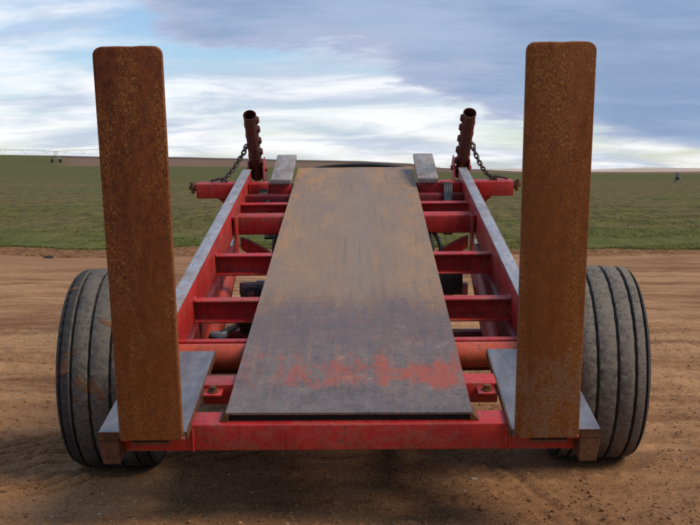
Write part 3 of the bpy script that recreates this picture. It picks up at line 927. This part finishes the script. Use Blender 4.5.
# outriggers, bolts, stakes, chains, head pads
for s in (-1, 1):
    b = B(); bm_box(b, min(s * 1.008, s * 1.39), max(s * 1.008, s * 1.39), 5.02, 5.15, -0.100, 0.030, 0.006)
    bm_box(b, min(s * 0.56, s * 0.93), max(s * 0.56, s * 0.93), 5.02, 5.15, -0.120, 0.026, 0.006)
    og = part('outrigger', b, M_RED, 'short red beam sticking out past the side rail')
    b = B()
    bm_prism(b, [(s * 1.02, -0.10), (s * 1.22, -0.10), (s * 1.02, -0.28)], 'y', 5.07, 5.09, 0.0)
    part('web', b, M_RED, None, og)
    b = B()
    bm_cyl(b, (s * 1.385, 5.06, -0.005), (s * 1.43, 5.06, -0.005), 0.035, n=12)
    bm_cyl(b, (s * 1.425, 5.06, -0.005), (s * 1.455, 5.06, -0.005), 0.022, n=6)
    bm_cyl(b, (s * 1.42, 5.04, -0.055), (s * 1.43, 5.04, 0.045), 0.016, n=10)
    part('end_bolt', b, M_RUSTD, None, og)
    # stake: ribbed brown pipe leaning back over the bed
    su = 0.0 if s < 0 else 0.075
    p0 = Vector((s * (0.905 + su), 5.62, -0.02)); p1 = Vector((s * (0.905 + su * 1.3), 5.08, 0.625))
    ax = (p1 - p0).normalized(); L = (p1 - p0).length
    b = B()
    q = ax.to_track_quat('Z', 'Y')
    t = bmesh.new()
    prof = [(-0.0, 0.055)]
    ring_at = [0.30, 0.44, 0.58, 0.72]
    for ra in ring_at:
        prof += [(ra * 1.0 - 0.020, 0.055), (ra - 0.015, 0.0595), (ra + 0.012, 0.0595), (ra + 0.017, 0.055)]
    prof += [(L - 0.02, 0.055), (L - 0.016, 0.058), (L, 0.058), (L, 0.051), (L - 0.6, 0.051), (L - 0.6, 0.0)]
    bm_lathe(t, prof, 28)
    Mx = Matrix.Translation(p0) @ q.to_matrix().to_4x4() @ Matrix.Rotation(R(-90), 4, 'Y')
    bmesh.ops.transform(t, matrix=Mx, verts=t.verts[:])
    merge(b, t)
    side = q @ Vector((1, 0, 0))
    stake = part('stake_pipe', b, M_PIPE, 'ribbed brown open pipe leaning toward the tail', smooth=40)
    # lugs down the inner side of the pipe
    lug_dir = Vector((-s, 0, 0.12)); lug_dir = (lug_dir - ax * lug_dir.dot(ax)).normalized()
    for ra in (0.20, 0.35, 0.50, 0.65, 0.77):
        b = B()
        c0 = p0 + ax * ra + lug_dir * 0.052
        bm_cyl(b, c0 - ax * 0.024, c0 + ax * 0.024, 0.026, n=12)
        part('pipe_lug', b, M_PIPE, None, stake)
    b = B()
    for du in (-0.075, 0.062):
        bm_prism(b, [(5.40, -0.10), (5.72, -0.10), (5.72, 0.06), (5.58, 0.17), (5.44, 0.15)], 'x', s * (0.90 + su) + du, s * (0.90 + su) + du + 0.013, 0.002)
    bm_cyl(b, (s * (0.90 + su) - 0.095, 5.55, 0.06), (s * (0.90 + su) + 0.095, 5.55, 0.06), 0.020, n=14)
    part('stake_bracket', b, M_RED)
    # chain
    ca = p0 + ax * (L * 0.50) + Vector((s * 0.062, -0.02, 0.0)); cb = Vector((s * (1.17 + su), 5.09, 0.045))
    chain = empty('chain', (0, 0, 0), trailer); chain.matrix_local = BED
    chain['label'] = 'steel chain from the leaning pipe to the outrigger'
    nL = 13 if s < 0 else 14
    sag = 0.03 if s < 0 else 0.075
    lb = B()
    lp = []
    for k in range(18):
        a = 2 * math.pi * k / 18
        lp.append((0.0145 * math.cos(a) + 0, 0, 0.0145 * math.sin(a) + (0.014 if math.sin(a) > 0 else -0.014)))
    n6 = 6
    rings = []
    for k in range(18):
        d = Vector(lp[(k + 1) % 18]) - Vector(lp[k - 1]); d.normalize()
        nrm = Vector((0, 1, 0)); oth = d.cross(nrm)
        rings.append([lb.verts.new(Vector(lp[k]) + nrm * (0.0068 * math.cos(2 * math.pi * i / n6)) + oth * (0.0068 * math.sin(2 * math.pi * i / n6))) for i in range(n6)])
    for k in range(18):
        a, c_ = rings[k], rings[(k + 1) % 18]
        for i in range(n6):
            lb.faces.new((a[i], a[(i + 1) % n6], c_[(i + 1) % n6], c_[i]))
    lm = mesh_of(lb, 80); lm.materials.append(M_CHAIN)
    for k in range(nL):
        f = (k + 0.5) / nL
        p = ca.lerp(cb, f) + Vector((0, 0, -sag * 4 * f * (1 - f)))
        d = (cb - ca) / nL + Vector((0, 0, -sag * 4 * (1 - 2 * f) / nL))
        o = bpy.data.objects.new('link', lm); COL.objects.link(o); o.parent = chain
        sc_ = d.length / 0.043
        o.matrix_local = Matrix.Translation(p) @ d.to_track_quat('Z', 'Y').to_matrix().to_4x4() @ Matrix.Rotation(R(90 * (k % 2) + 18), 4, 'Z') @ Matrix.Diagonal((1.15, 1.15, sc_, 1))
    b = B()
    hook = [ca + Vector((-s * 0.02, 0, 0.03)), ca + Vector((s * 0.012, -0.02, 0.02)), ca + Vector((s * 0.02, -0.02, -0.01)), ca + Vector((s * 0.0, -0.015, -0.025))]
    bm_tube(b, spline(hook, 5), 0.010, 8); part('chain_hook', b, M_ZINC)
    b = B()
    hook = [cb + Vector((-s * 0.05, 0, -0.01)), cb + Vector((-s * 0.01, 0, 0.022)), cb + Vector((s * 0.05, 0, 0.012)), cb + Vector((s * 0.10, 0, 0.0))]
    bm_tube(b, spline(hook, 5), 0.012, 8); part('chain_hook', b, M_CHAIN)
    # tilted pad at the head end
    b = B()
    Mp = Matrix.Translation((0, 4.95, 0.08)) @ Matrix.Rotation(math.atan2(0.07, 0.85), 4, 'X')
    bm_box(b, min(s * 0.548, s * 0.728), max(s * 0.548, s * 0.728), 0, 0.86, -0.045, 0.0, 0.004, 2, Mp)
    pad = part('head_pad', b, M_PAD, 'weathered grey steel block beside the deck')
    b = B()
    bm_box(b, min(s * 0.57, s * 0.71), max(s * 0.57, s * 0.71), 5.00, 5.80, 0.0265, 0.034, 0.002)
    bm_prism(b, [(5.02, 0.035), (5.8, 0.035), (5.8, 0.095), (5.02, 0.034)], 'x', min(s * 0.60, s * 0.68), max(s * 0.60, s * 0.68), 0.0)
    part('pad_riser', b, M_MAROON)
    # bracket with hose bundle hanging inside the rail
    b = B(); bm_box(b, min(s * 0.75, s * 0.84), max(s * 0.75, s * 0.84), 4.94, 5.02, -0.02, 0.050, 0.004); part('hose_bracket', b, M_RED)
    for k in range(4):
        b = B()
        u0 = s * (0.765 + 0.018 * k)
        if s < 0:
            pts = [(u0, 4.93, 0.0), (u0, 4.90, -0.05), (u0 + 0.03 + 0.012 * k, 4.75, -0.08), (u0 + 0.07 + 0.015 * k, 4.45, -0.10), (u0 + 0.10, 4.2, -0.26)]
        else:
            pts = [(u0, 4.93, 0.03), (u0 + 0.01, 4.86, 0.035), (u0 + 0.005, 4.76, -0.03), (u0 - 0.004 * k, 4.60, -0.05), (u0 - 0.02, 4.45, -0.13), (u0 - 0.03, 4.3, -0.26)]
        bm_tube(b, spline(pts, 6), 0.013, 8)
        part('hose', b, M_BLACK)

# ------------------------------------------------------------------ running gear (level, under the tilted bed)
def wpart(name, bm, mat, label=None, smooth=35):
    return part(name, bm, mat, label, None, smooth, 'world')


def tyre_profile():
    p = []
    hw = 0.236; Rr = 0.53
    def crown(x): return Rr - 0.55 * x * x * 0.35
    p += [(-0.155, 0.285), (-0.175, 0.292), (-0.185, 0.305), (-0.205, 0.34), (-0.229, 0.39), (-hw, 0.42), (-0.233, 0.455), (-0.226, 0.480), (-0.222, 0.492), (-0.2195, 0.4925), (-0.2165, 0.500)]
    p += [(-0.2115, 0.5085), (-0.2075, 0.510), (-0.2040, 0.498), (-0.1960, 0.499), (-0.1925, 0.5195), (-0.188, 0.5225)]
    gro = (-0.142, -0.052, 0.052, 0.142)
    for g in gro:
        for dx, dz in ((-0.0100, 0), (-0.0082, -0.002), (-0.0052, -0.019), (0.0052, -0.019), (0.0082, -0.002), (0.0100, 0)):
            p.append((g + dx, crown(g + dx) + dz))
        nxt = g + 0.05
        if g != gro[-1]: p.append((nxt, crown(nxt)))
    q = [(-a, r) for a, r in p if a < -0.165]
    return p + q[::-1]


M_TYRE_L = mat_tyre('muddy_tyre_rubber', 0.055, (2.2, 7.4, 3.1), 0.70, 0.150)
M_TYRE_R = mat_tyre('dusty_tyre_rubber', -0.06, (6.0, 1.2, 9.0), 1.0, 0.198)
RIMP = [(0.0, 0.0), (0.0, 0.12), (0.03, 0.15), (0.035, 0.22), (0.10, 0.27), (0.175, 0.287), (0.185, 0.302), (0.178, 0.302), (0.165, 0.2845), (-0.15, 0.2845), (-0.165, 0.302), (-0.172, 0.302), (-0.165, 0.288), (-0.12, 0.275), (-0.02, 0.24), (-0.01, 0.0)]
for s, (wx, wy), mt in ((-1, WHEELS[0], M_TYRE_L), (1, WHEELS[1], M_TYRE_R)):
    wheel = empty('wheel', (wx - OX, wy - 6.0, 0.522), trailer)
    wheel['label'] = 'wide ribbed tyre caked with patches of orange mud' if s < 0 else 'wide ribbed dusty tyre with four deep grooves'
    b = B()
    n = 200
    prof = tyre_profile()
    bm_lathe(b, prof, n)
    for v in b.verts:
        x, y, z = v.co
        r = math.hypot(y, z); a = math.atan2(z, y)
        # flattened contact patch and bulge
        if z < -0.497:
            v.co.z = -0.520 - 0.15 * 0 + (z + 0.497) * 0.25 if z < -0.517 else z
        if abs(x) < 0.19:
            v.co.x += 0.0011 * math.sin(a * 34 + 2.1 * round(x * 10)) * (1 if r < 0.529 else 0.6)
        # worn lug notches on the shoulder rib of the muddy tyre
        if s < 0 and x < -0.165 and r > 0.505:
            k = math.sin(a * 62)
            if k > 0.25: v.co.y *= 0.988; v.co.z *= 0.988
    o = link('tyre', mesh_of(b, 50), mt, wheel)
    b = B(); bm_lathe(b, [(a * s, r) for a, r in RIMP], 48)
    link('rim', mesh_of(b, 35), M_RED, wheel)
    b = B(); bm_cyl(b, (-0.02 * s, 0, 0), (0.09 * s, 0, 0), 0.09, 0.075, 24)
    link('hub', mesh_of(b, 35), M_MAROON, wheel)

b = B(); bm_cyl(b, (WHEELS[0][0] + 0.03, WHEELS[0][1], 0.522), (WHEELS[1][0] - 0.03, WHEELS[1][1], 0.522), 0.045, n=20)
wpart('axle', b, M_MAROON)
for s in (-1, 1):
    b = B()
    x0 = OX + s * 0.50
    bm_box(b, x0 - 0.05, x0 + 0.05, 5.15, 11.6, 0.44, 0.585 - 0.115, 0.006)
    bm_box(b, x0 - 0.045, x0 + 0.045, 5.7, 6.3, 0.395, 0.44, 0.004)
    bm_box(b, x0 - 0.05, x0 + 0.05, 6.55, 11.6, 0.471, 0.60, 0.006)
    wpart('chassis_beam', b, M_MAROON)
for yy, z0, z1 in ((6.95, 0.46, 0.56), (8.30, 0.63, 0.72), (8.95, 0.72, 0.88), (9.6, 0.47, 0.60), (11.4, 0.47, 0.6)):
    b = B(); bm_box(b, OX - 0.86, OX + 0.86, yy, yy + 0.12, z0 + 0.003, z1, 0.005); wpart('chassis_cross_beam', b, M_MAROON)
b = B()
bm_box(b, OX - 0.07, OX + 0.07, 11.5, 13.4, 0.48, 0.60, 0.006)
wpart('drawbar', b, M_MAROON)
b = B(); bm_cyl(b, (OX, 13.2, 0.012), (OX, 13.2, 0.9), 0.045, n=16); bm_cyl(b, (OX, 13.2, 0.0), (OX, 13.2, 0.02), 0.13, n=20)
wpart('jack', b, M_MAROON)

# lift cylinders
for s in (-1, 1):
    p0 = Vector((OX + s * 0.870, 6.72, 0.500)); p1 = Vector((OX + s * 0.935, 8.35, 0.870))
    b = B(); bm_cyl(b, p0, p1, 0.066, n=32)
    bm_cyl(b, p0 - (p1 - p0).normalized() * 0.03, p0, 0.056, 0.066, n=32)
    cyl = wpart('lift_cylinder', b, M_RED2, 'bright red hydraulic cylinder under the bed')
    b = B()
    d = (p1 - p0).normalized()
    bm_cyl(b, p1, p1 + d * 0.55, 0.028, n=20)
    part('piston_rod', b, M_ZINC, None, cyl)
    b = B(); bm_box(b, p0.x - 0.05, p0.x + 0.05, 6.58, 6.72, 0.42, 0.50, 0.006)
    part('cylinder_foot', b, M_MAROON, None, cyl)
# dark valve gear, hoses and pale fittings seen through the left bays
b = B()
bm_box(b, -0.80, -0.46, 7.36, 7.62, 0.62, 0.80, 0.012); bm_cyl(b, (-0.72, 7.37, 0.75), (-0.72, 7.30, 0.75), 0.055, n=16); bm_cyl(b, (-0.74, 7.42, 0.65), (-0.70, 7.42, 0.65), 0.03, n=12)
for k in range(5): bm_cyl(b, (-0.66 + 0.04 * k, 7.43, 0.72), (-0.66 + 0.04 * k, 7.43, 0.76), 0.013, n=8)
wpart('valve_block', b, M_BLACK)
b = B(); bm_cyl(b, (-0.72, 7.299, 0.75), (-0.72, 7.285, 0.75), 0.024, n=10); wpart('valve_bolt', b, M_MAROON)
b = B(); bm_box(b, 0.42, 0.72, 7.75, 7.95, 0.70, 0.90, 0.01); wpart('battery_box', b, M_BLACK)
b = B(); bm_box(b, -0.865, -0.765, 6.30, 6.36, 0.615, 0.650, 0.005); wpart('hose_coupling', b, M_ZINC)
hoses = [
    [(-0.86, 6.30, 0.63), (-0.78, 6.27, 0.605), (-0.66, 6.27, 0.60), (-0.50, 6.32, 0.615), (-0.30, 6.4, 0.60)],
    [(-0.80, 6.33, 0.64), (-0.72, 6.55, 0.66), (-0.70, 6.9, 0.70), (-0.70, 7.2, 0.72), (-0.64, 7.4, 0.70)],
    [(-0.60, 6.9, 0.62), (-0.62, 6.7, 0.66), (-0.52, 6.6, 0.67), (-0.40, 6.7, 0.62)],
    [(0.52, 8.6, 0.80), (0.56, 8.62, 0.95), (0.55, 8.7, 1.05), (0.5, 8.9, 1.12)],
    [(0.60, 8.6, 0.80), (0.63, 8.62, 0.95), (0.60, 8.7, 1.05), (0.54, 8.9, 1.12)],
    [(-0.66, 8.6, 0.80), (-0.67, 8.62, 0.95), (-0.66, 8.7, 1.05), (-0.6, 8.9, 1.12)],
]
for h in hoses:
    b = B(); bm_tube(b, spline(h, 8), 0.017, 10); wpart('hydraulic_hose', b, M_BLACK)
b = B(); bm_box(b, -0.74, -0.40, 6.72, 6.90, 0.565, 0.70, 0.03); wpart('oil_tank', b, M_BLACK)

# ------------------------------------------------------------------ things out in the field
# centre pivot irrigation line on the left rise
def pz(x, y): return float(field_z(np.array(float(x)), np.array(float(y))))


pv = empty('irrigation_pivot', (-82.0, 300.0, pz(-82, 300)))
tag(pv, 'long thin irrigation boom on wheeled tower crossing the left skyline', 'irrigation boom')
M_GALV = mat_plain('galvanised_steel', (0.30, 0.30, 0.30), 0.5, 0.4)
TW = [(-92.0, 242.0), (-82.0, 300.0), (-72.0, 358.0)]
base = Vector(pv.location)
hp = 3.0
def P_at(i, f):
    a = Vector((*TW[i], pz(*TW[i]) + hp)); c_ = Vector((*TW[i + 1], pz(*TW[i + 1]) + hp))
    return a.lerp(c_, f) + Vector((0, 0, 0.45 * math.sin(math.pi * f))) - base
for i in range(2):
    b = B()
    bm_tube(b, [P_at(i, k / 16) for k in range(17)], 0.06, 6)
    link('boom_pipe', mesh_of(b), M_GALV, pv)
    b = B()
    low = []
    for k in range(5):
        f = (k + 0.5) / 5
        pa = P_at(i, f - 0.03); pb = P_at(i, f + 0.03); pm = P_at(i, f) - Vector((0, 0, 0.9 * math.sin(math.pi * f) + 0.4))
        bm_cyl(b, pa, pm, 0.03, n=5); bm_cyl(b, pb, pm, 0.03, n=5); low.append(pm)
    low = [P_at(i, 0)] + low + [P_at(i, 1)]
    for p, q in zip(low, low[1:]): bm_cyl(b, p, q, 0.014, n=5)
    link('truss', mesh_of(b), M_GALV, pv)
for (tx, ty) in TW:
    g = Vector((tx, ty, pz(tx, ty))) - base
    b = B()
    for d in (-1.9, 1.9):
        for e in (-0.35, 0.35):
            bm_cyl(b, g + Vector((d * 0.75, d * -0.6, 0.7)), g + Vector((e, 0, hp)), 0.05, n=6)
    bm_cyl(b, g + Vector((-1.42, 1.14, 0.7)), g + Vector((1.42, -1.14, 0.7)), 0.10, n=6)
    link('tower', mesh_of(b), M_GALV, pv)
    for d in (-1.9, 1.9):
        b = B(); bm_lathe(b, [(-0.14, 0.2), (-0.16, 0.42), (-0.1, 0.52), (0.1, 0.52), (0.16, 0.42), (0.14, 0.2), (-0.14, 0.2)], 20)
        o = link('wheel', mesh_of(b), M_BLACK, pv)
        o.location = g + Vector((d * 0.75, d * -0.6, 0.50)); o.rotation_euler = (0, 0, R(51))

# small A-shaped stand far right
sx0, sy0 = 28.25, 99.4
gz = pz(sx0, sy0)
st = empty('a_frame_stand', (sx0, sy0, gz)); st.scale = (1.25, 1.25, 1.15)
tag(st, 'small grey metal A shaped stand far out in the right field', 'stand')
M_GREYS = mat_plain('grey_metal', (0.20, 0.21, 0.22), 0.5, 0.3)
for s in (-1, 1):
    b = B(); bm_cyl(b, (s * 0.32, 0, -0.02), (s * 0.07, 0, 0.78), 0.035, n=8); link('leg', mesh_of(b), M_GREYS, st)
b = B(); bm_cyl(b, (0.0, 0.35, -0.02), (0.0, 0.02, 0.78), 0.035, n=8); link('leg', mesh_of(b), M_GREYS, st)
b = B(); bm_cyl(b, (-0.22, 0, 0.3), (0.22, 0, 0.3), 0.03, n=8); link('crossbar', mesh_of(b), M_GREYS, st)
b = B(); bm_box(b, -0.11, 0.11, -0.06, 0.06, 0.30, 0.52, 0.02); link('motor_box', mesh_of(b), M_BLACK, st)
b = B(); bm_box(b, -0.16, 0.16, -0.05, 0.05, 0.76, 0.83, 0.015); link('cap', mesh_of(b), M_GREYS, st)


def lump(name, loc, size, mat, seed, label, cat):
    b = B(); bmesh.ops.create_icosphere(b, subdivisions=2, radius=1.0)
    r = random.Random(seed)
    ph = [r.random() * 6 for _ in range(6)]
    for v in b.verts:
        k = 1 + 0.22 * math.sin(3 * v.co.x + ph[0]) * math.cos(4 * v.co.y + ph[1]) + 0.15 * math.sin(5 * v.co.z + ph[2])
        v.co = Vector((v.co.x * size[0], v.co.y * size[1], v.co.z * size[2])) * k
    o = link(name, mesh_of(b, 30), mat)
    o.location = loc; o.rotation_euler = (0, 0, r.random() * 6)
    return tag(o, label, cat)


lump('soil_clod', (-5.50, 19.45, float(ground_z(np.array(-5.50), np.array(19.45))) + 0.016), (0.085, 0.07, 0.035), M_HOLE, 3, 'small black lump lying where the yard meets the left field', 'clod')

# dry weed in the left foreground
wx, wy = -0.86, 5.20
wz = float(ground_z(np.array(wx), np.array(wy)))
weed = empty('dry_weed', (wx, wy, wz))
tag(weed, 'sparse dry straw coloured weed on the dirt before the left tine', 'weed')
M_STRAW = mat_plain('dry_straw', (0.26, 0.15, 0.075), 0.8, 0, 0.4, 14)
r = random.Random(5)
for k in range(20):
    a = r.random() * 6.28; L = 0.06 + 0.12 * r.random(); lean = 0.25 + 0.6 * r.random()
    p = [Vector((0.02 * math.cos(a), 0.02 * math.sin(a), -0.01))]
    for j in range(1, 6):
        f = j / 5
        p.append(Vector((math.cos(a + 0.5 * f * (r.random() - 0.5)) * L * lean * f ** 1.3 + 0.02 * math.cos(a), math.sin(a) * L * lean * f ** 1.3, L * f * (1 - 0.3 * lean * f))))
    b = B(); bm_tube(b, p, 0.0014, 5)
    if k % 3 == 0:
        for j in (2, 3, 4):
            d = Vector((r.random() - 0.5, r.random() - 0.5, 0.5)).normalized() * 0.03
            bm_tube(b, [p[j], p[j] + d * 0.5, p[j] + d], 0.0011, 5)
    link('stem', mesh_of(b, 80), M_STRAW, weed)
